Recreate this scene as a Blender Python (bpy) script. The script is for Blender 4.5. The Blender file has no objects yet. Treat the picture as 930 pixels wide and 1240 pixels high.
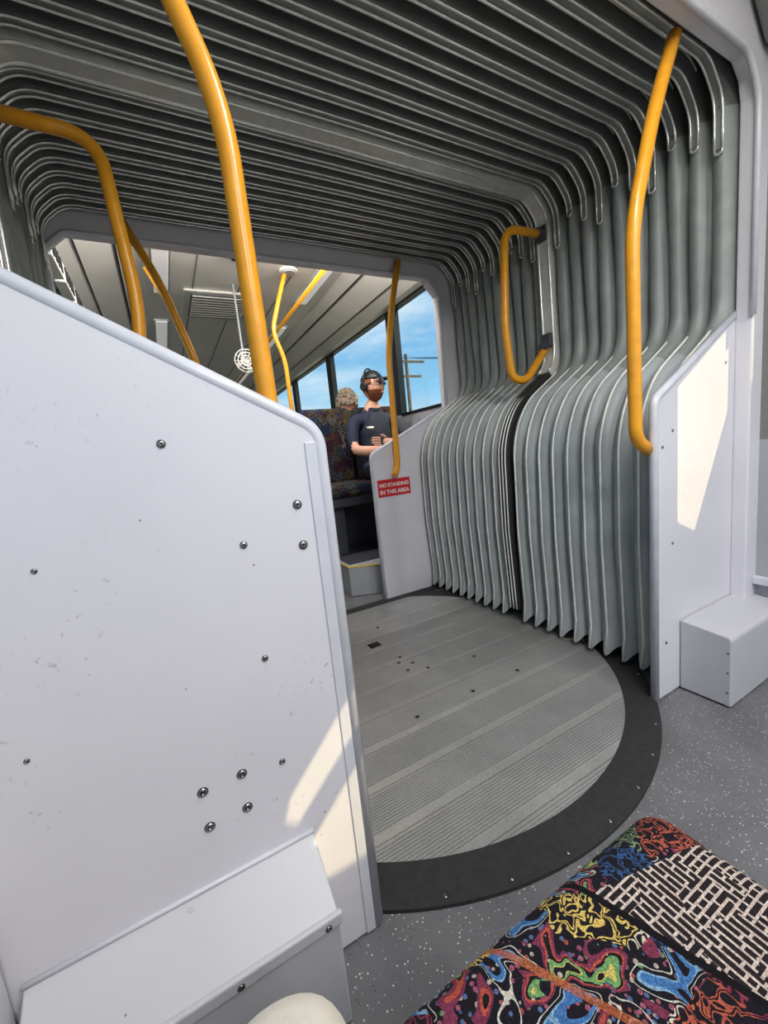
import bpy, bmesh, math, random
from mathutils import Vector, Matrix
random.seed(3)
C=bpy.context.collection
# ------------------------------------------------------------ materials
def srgb(r,g,b):
    f=lambda c:(c/255/12.92) if c/255<=0.04045 else ((c/255+0.055)/1.055)**2.4
    return (f(r),f(g),f(b),1)
class NB:
    def __init__(s,name):
        s.m=bpy.data.materials.new(name);s.m.use_nodes=True;s.nt=s.m.node_tree
        s.b=s.nt.nodes['Principled BSDF'];s.tc=s.nt.nodes.new('ShaderNodeTexCoord')
    def n(s,t,**k):
        x=s.nt.nodes.new(t)
        for a,b in k.items():
            setattr(x,a,b)
        return x
    def l(s,a,b): s.nt.links.new(a,b)
    def ramp(s,fac,stops,interp='LINEAR'):
        r=s.n('ShaderNodeValToRGB');r.color_ramp.interpolation=interp
        e=r.color_ramp.elements
        while len(e)<len(stops): e.new(0.5)
        for i,(p,c) in enumerate(stops):
            e[i].position=p;e[i].color=c if len(c)==4 else (*c,1)
        s.l(fac,r.inputs[0]);return r.outputs[0]
    def mix(s,fac,a,b,mode='MIX'):
        x=s.n('ShaderNodeMix',data_type='RGBA',blend_type=mode)
        for sock,v in ((x.inputs[0],fac),(x.inputs[6],a),(x.inputs[7],b)):
            if hasattr(v,'is_linked'): s.l(v,sock)
            else: sock.default_value=v
        return x.outputs[2]
    def math(s,op,a,b=0.0):
        x=s.n('ShaderNodeMath',operation=op)
        for i,v in enumerate((a,b)):
            if hasattr(v,'is_linked'): s.l(v,x.inputs[i])
            else: x.inputs[i].default_value=v
        return x.outputs[0]
    def bump(s,h,st=0.3,dist=0.002):
        x=s.n('ShaderNodeBump');x.inputs['Strength'].default_value=st;x.inputs['Distance'].default_value=dist
        s.l(h,x.inputs['Height']);s.l(x.outputs[0],s.b.inputs['Normal'])
def mat(name,col,rough=0.5,metal=0.0,var=0.08,scale=8,bump=0.0,bscale=200):
    k=NB(name);t=k.n('ShaderNodeTexNoise');t.inputs['Scale'].default_value=scale;t.inputs['Detail'].default_value=5
    k.l(k.tc.outputs['Object'],t.inputs['Vector'])
    d=tuple(c*(1-var) for c in col[:3])+(1,);u=tuple(min(1,c*(1+var)) for c in col[:3])+(1,)
    k.l(k.ramp(t.outputs[0],[(0.3,d),(0.7,u)]),k.b.inputs['Base Color'])
    k.b.inputs['Roughness'].default_value=rough;k.b.inputs['Metallic'].default_value=metal
    if bump:
        t2=k.n('ShaderNodeTexNoise');t2.inputs['Scale'].default_value=bscale;k.l(k.tc.outputs['Object'],t2.inputs['Vector'])
        k.bump(t2.outputs[0],bump)
    return k.m
M={}
def white_panel(name,col):
    k=NB(name);g=k.tc.outputs['Object']
    t=k.n('ShaderNodeTexNoise');t.inputs['Scale'].default_value=3;t.inputs['Detail'].default_value=6;k.l(g,t.inputs['Vector'])
    base=k.ramp(t.outputs[0],[(0.3,tuple(c*.92 for c in col[:3])+(1,)),(0.7,col)])
    s=k.n('ShaderNodeTexNoise');s.inputs['Scale'].default_value=70;s.inputs['Detail'].default_value=8;s.inputs['Roughness'].default_value=.75;k.l(g,s.inputs['Vector'])
    f=k.ramp(s.outputs[0],[(0.60,(0,0,0)),(0.63,(1,1,1))])
    s2=k.n('ShaderNodeTexNoise');s2.inputs['Scale'].default_value=7;s2.inputs['Detail'].default_value=3;k.l(g,s2.inputs['Vector'])
    f2=k.ramp(s2.outputs[0],[(0.56,(0,0,0)),(0.64,(1,1,1))])
    ff=k.math('MULTIPLY',f,f2);ff=k.math('MULTIPLY',ff,.6)
    s3=k.n('ShaderNodeTexVoronoi');s3.inputs['Scale'].default_value=14;k.l(g,s3.inputs['Vector'])
    f3=k.ramp(s3.outputs['Distance'],[(0.0,(1,1,1)),(0.022,(1,1,1)),(0.032,(0,0,0))])
    base=k.mix(ff,base,srgb(130,126,124));base=k.mix(k.math('MULTIPLY',f3,.7),base,srgb(80,76,70))
    k.l(base,k.b.inputs['Base Color'])
    k.b.inputs['Roughness'].default_value=.38
    n=k.n('ShaderNodeTexNoise');n.inputs['Scale'].default_value=160;k.l(g,n.inputs['Vector']);k.bump(n.outputs[0],.12,.001)
    return k.m
M['white']=white_panel('white_painted_panel',srgb(221,219,226))
M['box']=white_panel('painted_box',srgb(194,194,200))
M['trim']=mat('edge_trim_paint',srgb(206,207,216),.3,0,.06,20)
M['yellow']=mat('yellow_powder_coat',srgb(236,162,38),.28,0,.08,30)
M['alu']=mat('brushed_aluminium',srgb(232,233,230),.25,.6,.12,30)
M['ringalu']=mat('satin_aluminium_arch',srgb(212,212,207),.35,.1,.10,30)
M['steel']=mat('screw_steel',srgb(150,150,152),.25,1,.2,60)
M['dark']=mat('dark_socket',srgb(20,20,22),.6)
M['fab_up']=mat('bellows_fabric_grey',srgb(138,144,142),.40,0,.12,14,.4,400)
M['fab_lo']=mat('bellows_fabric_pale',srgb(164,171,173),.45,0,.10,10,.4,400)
M['fab_ceil']=mat('bellows_fabric_ceiling',srgb(108,111,110),.34,.2,.15,14,.4,400)  # same fabric darkened overhead, shade of the fold valleys put into the colour
M['pipe']=mat('bellows_piping_white',srgb(238,238,230),.4,0,.1,40)
M['rubber']=mat('black_rubber',srgb(44,43,45),.7,0,.25,60,.6,500)
M['black']=mat('black_plastic',srgb(22,22,25),.4,0,.2,20)
M['ceil']=mat('ceiling_laminate',srgb(232,228,220),.4,0,.04,3)
M['cove']=mat('coving_laminate',srgb(216,213,204),.3,0,.05,3)
M['grey']=mat('grey_wall_laminate',srgb(165,167,172),.5,0,.05,6,.2,300)
M['dgrey']=mat('dark_grey_plastic',srgb(66,68,74),.5,0,.1,10)
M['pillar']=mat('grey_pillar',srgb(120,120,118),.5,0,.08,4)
M['red']=mat('sign_red',srgb(205,38,45),.4,0,.04,20)
M['signwhite']=mat('sign_white',srgb(240,240,240),.4,0,.02,20)
M['stepyellow']=mat('step_edge_yellow',srgb(205,168,60),.5,0,.1,40)
M['skin']=mat('skin',srgb(226,168,140),.5,0,.06,30)
M['beard']=mat('beard_hair',srgb(120,68,38),.8,0,.35,120,.8,300)
M['navy']=mat('navy_shirt',srgb(30,36,58),.8,0,.2,30,.4,200)
M['trouser']=mat('dark_trousers',srgb(32,32,38),.85,0,.2,30)
M['cream']=mat('cream_trousers',srgb(226,219,204),.8,0,.05,40,.5,400)
M['blond']=mat('curly_hair',srgb(140,124,106),.8,0,.4,60,.8,120)
M['shoe']=mat('shoe_leather',srgb(45,40,38),.5)
M['wood']=mat('utility_pole_wood',srgb(120,105,90),.9,0,.2,3)
M['roofm']=mat('roof_sheet',srgb(80,100,130),.6)
M['housem']=mat('house_wall',srgb(190,185,175),.8)
M['ground']=mat('asphalt_ground',srgb(130,128,120),.95,0,.2,2)
def glassmat():
    k=NB('window_glass');nt=k.nt;tr=nt.nodes.new('ShaderNodeBsdfTransparent');gl=nt.nodes.new('ShaderNodeBsdfGlossy');gl.inputs['Roughness'].default_value=.02
    tr.inputs[0].default_value=(.93,.97,.96,1)
    mx=nt.nodes.new('ShaderNodeMixShader');mx.inputs[0].default_value=.05
    out=[x for x in nt.nodes if x.type=='OUTPUT_MATERIAL'][0]
    nt.links.new(tr.outputs[0],mx.inputs[1]);nt.links.new(gl.outputs[0],mx.inputs[2]);nt.links.new(mx.outputs[0],out.inputs[0]);return k.m
M['glass']=glassmat()
def lampmat(n,s):
    k=NB(n);k.b.inputs['Emission Color'].default_value=(1,.98,.94,1);k.b.inputs['Emission Strength'].default_value=s;return k.m
M['lamp']=lampmat('lamp_diffuser',6);M['lampdim']=lampmat('unlit_lamp_lens',.25)  # bright diffuser is added fill; switched-off lens is given a faint glow
def floormat():
    k=NB('speckled_vinyl_floor');g=k.tc.outputs['Object']
    v=k.n('ShaderNodeTexVoronoi');v.inputs['Scale'].default_value=150;k.l(g,v.inputs['Vector'])
    f=k.ramp(v.outputs['Distance'],[(0.0,(1,1,1)),(0.19,(1,1,1)),(0.28,(0,0,0))])
    sep=k.n('ShaderNodeSeparateColor');k.l(v.outputs['Color'],sep.inputs[0])
    sel=k.math('GREATER_THAN',sep.outputs[0],.52);ff=k.math('MULTIPLY',k.math('MULTIPLY',f,sel),.9)
    col=k.ramp(sep.outputs[1],[(0,srgb(225,225,228)),(.45,srgb(165,167,175)),(.75,srgb(60,60,66))],'CONSTANT')
    n=k.n('ShaderNodeTexNoise');n.inputs['Scale'].default_value=5;n.inputs['Detail'].default_value=6;k.l(g,n.inputs['Vector'])
    base=k.ramp(n.outputs[0],[(.3,srgb(96,96,100)),(.7,srgb(116,116,119))])
    k.l(k.mix(ff,base,col),k.b.inputs['Base Color']);k.b.inputs['Roughness'].default_value=.5
    n2=k.n('ShaderNodeTexNoise');n2.inputs['Scale'].default_value=220;k.l(g,n2.inputs['Vector']);k.bump(n2.outputs[0],.5,.003)
    return k.m
M['floor']=floormat()
def turntable():
    k=NB('ribbed_turntable_plate');g=k.tc.outputs['Object']
    sp=k.n('ShaderNodeSeparateXYZ');k.l(g,sp.inputs[0]);y=sp.outputs[1]
    PW=.145
    pl=k.math('DIVIDE',k.math('ADD',y,5.0),PW);fr=k.math('FRACT',pl);idx=k.math('FLOOR',pl)
    a=k.math('GREATER_THAN',fr,.20);zone=k.math('MULTIPLY',a,k.math('LESS_THAN',fr,.96))
    rib=k.math('FRACT',k.math('MULTIPLY',pl,16.0));ribh=k.math('PINGPONG',rib,.5)
    ribh=k.math('MULTIPLY',ribh,2.0)
    h=k.math('MULTIPLY',ribh,zone)
    seam=k.math('LESS_THAN',fr,.025)
    h2=k.math('SUBTRACT',h,k.math('MULTIPLY',seam,1.5))
    w=k.n('ShaderNodeTexWhiteNoise',noise_dimensions='1D');k.l(idx,w.inputs['W'])
    n=k.n('ShaderNodeTexNoise');n.inputs['Scale'].default_value=2.4;n.inputs['Detail'].default_value=8;n.inputs['Roughness'].default_value=.7;k.l(g,n.inputs['Vector'])
    n2=k.n('ShaderNodeTexNoise');n2.inputs['Scale'].default_value=300;n2.inputs['Detail'].default_value=2;k.l(g,n2.inputs['Vector'])
    base=k.ramp(n.outputs[0],[(.35,srgb(148,148,147)),(.65,srgb(190,190,188))])
    base=k.mix(.25,base,k.ramp(w.outputs[0],[(0,srgb(145,145,145)),(1,srgb(200,199,197))]))
    base=k.mix(.2,base,k.ramp(n2.outputs[0],[(.35,srgb(110,110,110)),(.65,srgb(220,220,218))]))
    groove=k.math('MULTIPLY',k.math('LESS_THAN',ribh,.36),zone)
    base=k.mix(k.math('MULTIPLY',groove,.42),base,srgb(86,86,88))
    base=k.mix(k.math('MULTIPLY',seam,.55),base,srgb(64,64,64))
    k.l(base,k.b.inputs['Base Color']);k.b.inputs['Roughness'].default_value=.34;k.b.inputs['Metallic'].default_value=.35
    k.bump(h2,.5,.002);return k.m
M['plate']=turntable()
def fabric(name,fore=False):
    k=NB(name);g=k.tc.outputs['Object']
    def noise(sc,off=(0,0,0),det=2,dist=0):
        mp=k.n('ShaderNodeMapping');mp.inputs['Location'].default_value=off;k.l(g,mp.inputs[0])
        n=k.n('ShaderNodeTexNoise');n.inputs['Scale'].default_value=sc;n.inputs['Detail'].default_value=det;n.inputs['Distortion'].default_value=dist;k.l(mp.outputs[0],n.inputs['Vector']);return n
    K=srgb(26,23,32)
    n1=noise(24,(0.4,.2,0),1,.6)
    ST=[(0,K),(.33,srgb(66,112,168)),(.385,srgb(126,164,190)),(.40,K),(.44,srgb(196,194,184)),(.45,K),(.535,srgb(120,52,78)),(.565,srgb(176,80,62)),(.585,K),(.61,srgb(108,154,96)),(.65,srgb(196,184,100)),(.662,K),(.73,srgb(190,110,132))]
    fig=k.ramp(n1.outputs[0],ST,'CONSTANT')
    dv=k.n('ShaderNodeTexVoronoi');dv.inputs['Scale'].default_value=170;k.l(g,dv.inputs['Vector'])
    ds=k.n('ShaderNodeSeparateColor');k.l(dv.outputs['Color'],ds.inputs[0])
    dm=k.math('MULTIPLY',k.math('LESS_THAN',dv.outputs['Distance'],.38),k.math('GREATER_THAN',ds.outputs[0],.4))
    dc=k.ramp(ds.outputs[1],[(0,srgb(150,84,104)),(.35,srgb(84,104,144)),(.6,srgb(170,160,148)),(.8,srgb(150,76,66)),(.92,srgb(96,140,96))],'CONSTANT')
    spk=k.mix(dm,K,dc)
    big=k.n('ShaderNodeTexVoronoi',distance='CHEBYCHEV');big.inputs['Scale'].default_value=13;k.l(g,big.inputs['Vector'])
    sp=k.n('ShaderNodeSeparateColor');k.l(big.outputs['Color'],sp.inputs[0])
    n3=noise(75,(3,1,0),1,.4);wl=k.ramp(n3.outputs[0],[(0,(0,0,0)),(.42,(1,1,1)),(.475,(0,0,0)),(.54,(1,1,1)),(.60,(0,0,0))],'CONSTANT')
    tint=k.ramp(sp.outputs[1],[(0,srgb(130,50,72)),(.15,srgb(52,84,132)),(.30,srgb(204,182,98)),(.5,srgb(206,196,182)),(.70,srgb(170,86,66)),(.84,srgb(120,140,110))],'CONSTANT')
    doodle=k.mix(wl,K,tint)
    isbg=k.ramp(n1.outputs[0],[(p,(1,1,1) if c==K else (0,0,0)) for p,c in ST],'CONSTANT')
    figspk=k.mix(isbg,fig,spk)
    colr=k.mix(k.math('GREATER_THAN',sp.outputs[0],.52),figspk,doodle)
    def brick(sc,rot,bw,rh,off,sq):
        mp=k.n('ShaderNodeMapping');k.l(g,mp.inputs[0]);mp.inputs['Rotation'].default_value=(0,0,rot)
        br=k.n('ShaderNodeTexBrick');br.inputs['Scale'].default_value=sc;br.inputs['Mortar Size'].default_value=.040;br.inputs['Brick Width'].default_value=bw;br.inputs['Row Height'].default_value=rh;br.offset=off;br.squash=sq;br.squash_frequency=3
        br.inputs['Mortar Smooth'].default_value=0
        br.inputs['Color1'].default_value=(0,0,0,1);br.inputs['Color2'].default_value=(0,0,0,1);br.inputs['Mortar'].default_value=(1,1,1,1);k.l(mp.outputs[0],br.inputs['Vector']);return br.outputs[0]
    va=k.n('ShaderNodeTexVoronoi',distance='CHEBYCHEV');va.inputs['Scale'].default_value=36;k.l(g,va.inputs['Vector'])
    vs_=k.n('ShaderNodeSeparateColor');k.l(va.outputs['Color'],vs_.inputs[0])
    mz=k.mix(k.math('GREATER_THAN',vs_.outputs[0],.5),brick(33,.0,.7,.24,.37,.55),brick(33,1.5708,.9,.26,.6,.6))
    maze=k.mix(mz,srgb(38,31,34),srgb(200,188,178))
    if fore:
        s=k.n('ShaderNodeSeparateXYZ');k.l(g,s.inputs[0])
        lin=k.math('ADD',s.outputs[0],k.math('MULTIPLY',k.math('ADD',s.outputs[1],.48),.33))
        a=k.math('GREATER_THAN',lin,-.462)
        b=k.math('LESS_THAN',k.math('ADD',s.outputs[1],k.math('MULTIPLY',s.outputs[0],.22)),-.598)
        msk=k.math('MULTIPLY',a,b)
        sm=k.math('LESS_THAN',k.math('ABSOLUTE',k.math('ADD',lin,.462)),.004)
        d2=k.math('LESS_THAN',k.math('ABSOLUTE',k.math('ADD',k.math('ADD',s.outputs[0],k.math('MULTIPLY',s.outputs[1],.6)),.86)),.004)
    else:
        n5=noise(4,(9,2,1));msk=k.math('GREATER_THAN',n5.outputs[0],.68)
    col=k.mix(msk,colr,maze)
    if fore:
        col=k.mix(k.math('MULTIPLY',k.math('MULTIPLY',d2,k.math('SUBTRACT',1.0,a)),.8),col,srgb(170,94,58))
        col=k.mix(sm,col,srgb(16,14,20))
    else: col=k.mix(.72,col,srgb(22,20,28))
    w=noise(700,(0,0,0),0)
    col=k.mix(.4,col,k.ramp(w.outputs[0],[(.35,(0.0,0.0,0.0)),(.65,(.7,.7,.7))]),'OVERLAY')
    k.l(col,k.b.inputs['Base Color']);k.b.inputs['Roughness'].default_value=.9
    k.b.inputs['Specular IOR Level'].default_value=.2
    k.bump(w.outputs[0],.6,.001);return k.m
M['seatf']=fabric('patterned_moquette_cushion',True)
M['seat']=fabric('patterned_moquette',False)
# ------------------------------------------------------------ mesh helpers
def empty(name,loc=(0,0,0),rot=0):
    e=bpy.data.objects.new(name,None);C.objects.link(e);e.location=loc;e.rotation_euler=(0,0,rot);e.empty_display_size=.1;return e
def mk(name,vs,fs,m,parent=None,smooth=False,bevel=0,seg=2):
    me=bpy.data.meshes.new(name);me.from_pydata([tuple(v) for v in vs],[],fs);me.update()
    bm=bmesh.new();bm.from_mesh(me);bmesh.ops.recalc_face_normals(bm,faces=bm.faces);bm.to_mesh(me);bm.free()
    me.materials.append(m if not isinstance(m,str) else M[m])
    o=bpy.data.objects.new(name,me);C.objects.link(o)
    if parent: o.parent=parent
    if smooth:
        for p in me.polygons:p.use_smooth=True
    if bevel:
        b=o.modifiers.new('b','BEVEL');b.width=bevel;b.segments=seg;b.limit_method='ANGLE'
    return o
def box(name,lo,hi,m,parent=None,bevel=0,seg=2,smooth=False):
    x0,y0,z0=lo;x1,y1,z1=hi
    vs=[(x0,y0,z0),(x1,y0,z0),(x1,y1,z0),(x0,y1,z0),(x0,y0,z1),(x1,y0,z1),(x1,y1,z1),(x0,y1,z1)]
    return mk(name,vs,[(0,1,2,3),(4,5,6,7),(0,1,5,4),(1,2,6,5),(2,3,7,6),(3,0,4,7)],m,parent,smooth,bevel,seg)
def prism(name,poly,y0,y1,m,parent=None,bevel=0):
    n=len(poly);vs=[(a,y0,b) for a,b in poly]+[(a,y1,b) for a,b in poly]
    fs=[tuple(range(n)),tuple(range(n,2*n))]+[(i,(i+1)%n,n+(i+1)%n,n+i) for i in range(n)]
    return mk(name,vs,fs,m,parent,False,bevel)
def strip(name,inner,outer,y0,y1,m,parent=None,bevel=0):
    n=len(inner);vs=[]
    for y in (y0,y1):
        vs+=[(a,y,b) for a,b in inner]+[(a,y,b) for a,b in outer]
    fs=[]
    for i in range(n-1):
        fs+=[(i,i+1,n+i+1,n+i),(2*n+i,2*n+i+1,3*n+i+1,3*n+i),(i,i+1,2*n+i+1,2*n+i),(n+i,n+i+1,3*n+i+1,3*n+i)]
    fs+=[(0,n,3*n,2*n),(n-1,2*n-1,4*n-1,3*n-1)]
    return mk(name,vs,fs,m,parent,False,bevel)
def rounded(pts,r=.06,n=6,closed=False):
    out=[];P=[Vector(p) for p in pts]
    for i,p in enumerate(P):
        if i in (0,len(P)-1): out.append(p);continue
        a=(P[i-1]-p);b=(P[i+1]-p);ra=min(r,a.length*.48,b.length*.48)
        A=p+a.normalized()*ra;B=p+b.normalized()*ra
        for k in range(n+1):
            t=k/n;out.append(A*(1-t)**2+p*2*t*(1-t)+B*t*t)
    return out
def tube(name,pts,r,m,parent=None,rr=.06,seg=14,caps=True):
    P=rounded(pts,rr,8) if rr else [Vector(p) for p in pts]
    vs=[];fs=[];prev=None
    for i,p in enumerate(P):
        d=(P[min(i+1,len(P)-1)]-P[max(i-1,0)]).normalized()
        if prev is None:
            u=d.orthogonal().normalized()
        else:
            u=(prev-d*prev.dot(d)).normalized()
        prev=u;w=d.cross(u)
        for k in range(seg):
            a=2*math.pi*k/seg;vs.append(p+(u*math.cos(a)+w*math.sin(a))*r)
    for i in range(len(P)-1):
        for k in range(seg):
            fs.append((i*seg+k,i*seg+(k+1)%seg,(i+1)*seg+(k+1)%seg,(i+1)*seg+k))
    if caps: fs+=[tuple(range(seg)),tuple(range((len(P)-1)*seg,len(P)*seg))]
    return mk(name,vs,fs,m,parent,True)
def cyl(name,c,r,h,m,axis='Z',parent=None,seg=24,r2=None):
    r2=r if r2 is None else r2;vs=[];c=Vector(c)
    for s,rad in ((-.5,r),(.5,r2)):
        for k in range(seg):
            a=2*math.pi*k/seg;p=(rad*math.cos(a),rad*math.sin(a),s*h)
            if axis=='Y':p=(p[0],p[2],p[1])
            if axis=='X':p=(p[2],p[0],p[1])
            vs.append(c+Vector(p))
    fs=[tuple(range(seg)),tuple(range(seg,2*seg))]+[(k,(k+1)%seg,seg+(k+1)%seg,seg+k) for k in range(seg)]
    return mk(name,vs,fs,m,parent,False,min(h,r)*.25,2)
def bolt(name,c,r,parent,axis='Y',sgn=-1):
    vs=[];fs=[];R=5;S=16;c=Vector(c)
    ax={'X':0,'Y':1,'Z':2}[axis];o=[i for i in range(3) if i!=ax]
    for i in range(R+1):
        t=i/R*math.pi/2;rad=r*math.cos(t)*1.0+ (0.0005);hh=r*.55*math.sin(t)
        if i==R: rad=r*.28;hh=r*.5
        for k in range(S):
            a=2*math.pi*k/S;p=[0,0,0];p[o[0]]=rad*math.cos(a);p[o[1]]=rad*math.sin(a);p[ax]=sgn*hh;vs.append(c+Vector(p))
    for i in range(R):
        for k in range(S): fs.append((i*S+k,i*S+(k+1)%S,(i+1)*S+(k+1)%S,(i+1)*S+k))
    b=len(vs)
    for k in range(S):
        a=2*math.pi*k/S;p=[0,0,0];p[o[0]]=r*.26*math.cos(a);p[o[1]]=r*.26*math.sin(a);p[ax]=sgn*r*.15;vs.append(c+Vector(p))
    for k in range(S): fs.append((R*S+k,R*S+(k+1)%S,b+(k+1)%S,b+k))
    fs.append(tuple(range(b,b+S)))
    ob=mk(name,vs,fs,'steel',parent,True);ob.data.materials.append(M['dark']);ob.data.polygons[len(fs)-1].material_index=1
    cyl(name+'_washer',c,r*1.2,.0012,'dark',axis,parent,20)
    return ob
L=1.5427;YM=.773
# ------------------------------------------------------------ camera
cd=bpy.data.cameras.new('camera');cam=bpy.data.objects.new('camera',cd);C.objects.link(cam)
Rz=Matrix.Rotation(-.4817,4,'Z')@Matrix.Rotation(1.4267,4,'X')@Matrix.Rotation(-.1031,4,'Z')
cam.matrix_world=Matrix.Translation((-.7799,-.7386,.9538))@Rz
cd.sensor_fit='VERTICAL';cd.sensor_height=24;cd.lens=490.18*24/1240;cd.clip_start=.02
bpy.context.scene.camera=cam
bpy.context.scene.view_settings.view_transform='Standard'
# ------------------------------------------------------------ floors
def disc(name,R0,R1,z,m,parent,ymax=None,seg=128,th=.004):
    vs=[];fs=[]
    def cl(y): return min(y,ymax) if ymax else y
    if R0==0:
        for k in range(seg):
            a=2*math.pi*k/seg;vs.append((R1*math.cos(a),cl(YM+R1*math.sin(a)),z))
        for k in range(seg):
            a=2*math.pi*k/seg;vs.append((R1*math.cos(a),cl(YM+R1*math.sin(a)),z-th))
        fs=[tuple(range(seg))]+[(k,(k+1)%seg,seg+(k+1)%seg,seg+k) for k in range(seg)]
    else:
        for rr,zz in ((R0,z),(R1,z),(R1,z-th),(R0,z-th)):
            for k in range(seg):
                a=2*math.pi*k/seg;vs.append((rr*math.cos(a),cl(YM+rr*math.sin(a)),zz))
        for j in range(4):
            j2=(j+1)%4
            for k in range(seg): fs.append((j*seg+k,j*seg+(k+1)%seg,j2*seg+(k+1)%seg,j2*seg+k))
    return mk(name,vs,fs,m,parent)
box('floor',(-1.25,-3.2,-.08),(1.25,8.2,-.006),'floor')
tt=empty('turntable')
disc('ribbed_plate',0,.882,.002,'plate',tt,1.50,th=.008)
disc('rubber_ring',.878,.979,.004,'rubber',tt,1.50,th=.010)
box('threshold_strip',(-1.0,1.49,-.006),(1.0,1.56,.006),'rubber',tt,.003)
for k in range(40):
    a=2*math.pi*(k+.3)/40
    x,y=.962*math.cos(a),YM+.962*math.sin(a)
    if y<1.4: bolt('ring_screw_%d'%k,(x,y,.004),.005,tt,'Z',1)
for i,(x,y) in enumerate([(.14,.43),(-.12,.43),(.32,.63),(.10,.68),(.02,.72),(.07,.76),(.02,.80),(.05,.84),(.38,.43),(.12,1.2)]):
    cyl('plate_hole_%d'%i,(x,y,.0022),.006,.001,'dark','Z',tt,12);cyl('plate_hole_ring_%d'%i,(x,y,.002),.009,.0012,'steel','Z',tt,14)
box('lock_socket',(-.02,1.0,.001),(.04,1.05,.0035),'steel',tt);box('lock_slot',(-.008,1.01,.002),(.028,1.04,.0042),'dark',tt)
# ------------------------------------------------------------ bellows
half=[(0,2.13),(.98,2.125),(1.075,2.03),(1.095,1.30),(.80,1.12),(.712,.94),(.71,.5),(.735,.075)]
def path():
    pts=[Vector((p[0],p[1])) for p in half]
    P=[]
    rad={1:.05,2:.05,3:.10,4:.13,5:.13}
    for i,p in enumerate(pts):
        if i not in rad: P.append(p);continue
        a=pts[i-1]-p;b=pts[i+1]-p;r=min(rad[i],a.length*.48,b.length*.48)
        A=p+a.normalized()*r;B=p+b.normalized()*r
        for k in range(7):
            t=k/6;P.append(A*(1-t)**2+p*2*t*(1-t)+B*t*t)
    out=[P[0]]
    for a,b in zip(P,P[1:]):
        n=max(1,int((b-a).length/.05))
        for k in range(1,n+1): out.append(a.lerp(b,k/n))
    return out
HP=path()
full=[Vector((-p.x,p.y)) for p in reversed(HP)]+HP[1:]
def nrm(i):
    d=(full[min(i+1,len(full)-1)]-full[max(i-1,0)]).normalized()
    return Vector((-d.y,d.x))
NR=[nrm(i) for i in range(len(full))]
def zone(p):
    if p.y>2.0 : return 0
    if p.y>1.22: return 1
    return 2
def amp(p):
    if p.y>2.08: return .095
    if p.y>1.9: return .05+(p.y-1.9)/.18*.045
    if p.y>1.3: return .05
    return .036
def lexp(p):
    if p.y>2.08: return 1.15
    if p.y>1.9: return .55+(p.y-1.9)/.18*.6
    return .5
def bellows(name,y0,y1,nf):
    root=empty(name);S=14;vs=[];fs=[];mi=[]
    cols=nf*S+1;pitch=(y1-y0)/nf;N=len(full)
    for j in range(cols):
        u=(j/S)%1.0
        sn=abs(math.sin(math.pi*u))
        y=y0+(y1-y0)*j/(cols-1)
        for i,p in enumerate(full):
            lobe=sn**lexp(p)
            wob=.005*math.sin(j//S*2.3+i*.35) if zone(p)>0 else 0
            q=p+NR[i]*(amp(p)*(1-lobe)+wob)
            if i in (0,N-1):
                z=.065-.04*lobe**4; x=q.x-math.copysign(.018*lobe**4,q.x)
                vs.append((x,y,z))
            else: vs.append((q.x,y,q.y))
    for j in range(cols-1):
        for i in range(N-1):
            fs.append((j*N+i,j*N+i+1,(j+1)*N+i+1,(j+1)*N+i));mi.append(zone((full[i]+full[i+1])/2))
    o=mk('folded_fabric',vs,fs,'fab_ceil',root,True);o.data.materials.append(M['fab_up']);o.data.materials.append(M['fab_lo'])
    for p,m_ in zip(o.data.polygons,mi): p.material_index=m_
    for f in range(nf):
        y=y0+pitch*(f+.5)
        cut=1.86+.05*((f*7)%3)
        top=[i for i,p in enumerate(full) if p.y>cut+.01]
        a=[(full[i]-NR[i]*.000) for i in top];b=[(full[i]+NR[i]*.010) for i in top]
        strip('ceiling_channel_%d'%f,[(p.x,p.y) for p in a],[(p.x,p.y) for p in b],y-.011,y+.011,'fab_up',root)
        for dy in (-.012,.012):
            tp=[(p-NR[i]*.004) for i,p in enumerate(full) if p.y>cut]
            tube('channel_lip_%d'%f,[(p.x,y+dy,p.y) for p in tp],.0040,'alu',root,0,8)
        # fine rib halfway up each valley wall (fabric seam)
        for dy in (-.026,.026):
            tp=[(p+NR[i]*.040) for i,p in enumerate(full) if p.y>2.09]
            tube('seam_%d'%f,[(p.x,y+dy,p.y) for p in tp],.0030,'ringalu',root,0,6)
        for s in (-1,1):
            hk=[p for i,p in enumerate(full) if p.x*s>0 and p.y>cut];hk=hk[-1] if s>0 else hk[0]
            tube('channel_end_%d_%d'%(f,s),[(hk.x-s*.004,y-.012,hk.y),(hk.x-s*.004,y-.010,hk.y-.014),(hk.x-s*.004,y,hk.y-.020),(hk.x-s*.004,y+.010,hk.y-.014),(hk.x-s*.004,y+.012,hk.y)],.0040,'alu',root,0,8)
            e=[(p-NR[i]*.003) for i,p in enumerate(full) if p.x*s>0 and p.y<1.27]
            if s<0:e.reverse()
            ww=[(p.x,y,p.y) for p in e]
            ww[-1]=(ww[-1][0]-s*.018,y,.03)
            tube('piping_%d_%d'%(f,s),ww,.0045,'pipe',root,0,6)
    return root
bl=bellows('bellows',.005,.735,10)
bellows('bellows',.811,1.537,10)
mr=empty('centre_ring')
def ringstrip(name,pts,wd,y0,y1,m):
    n=len(pts)
    nn=[]
    for i in range(n):
        d=(pts[min(i+1,n-1)]-pts[max(i-1,0)]).normalized();nn.append(Vector((-d.y,d.x)))
    a=[(p.x,p.y) for p in pts];b=[((p+nn[i]*wd).x,(p+nn[i]*wd).y) for i,p in enumerate(pts)]
    return strip(name,a,b,y0,y1,m,mr,.003)
up_=[p-NR[i]*.016 for i,p in enumerate(full) if p.y>1.26]
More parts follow.
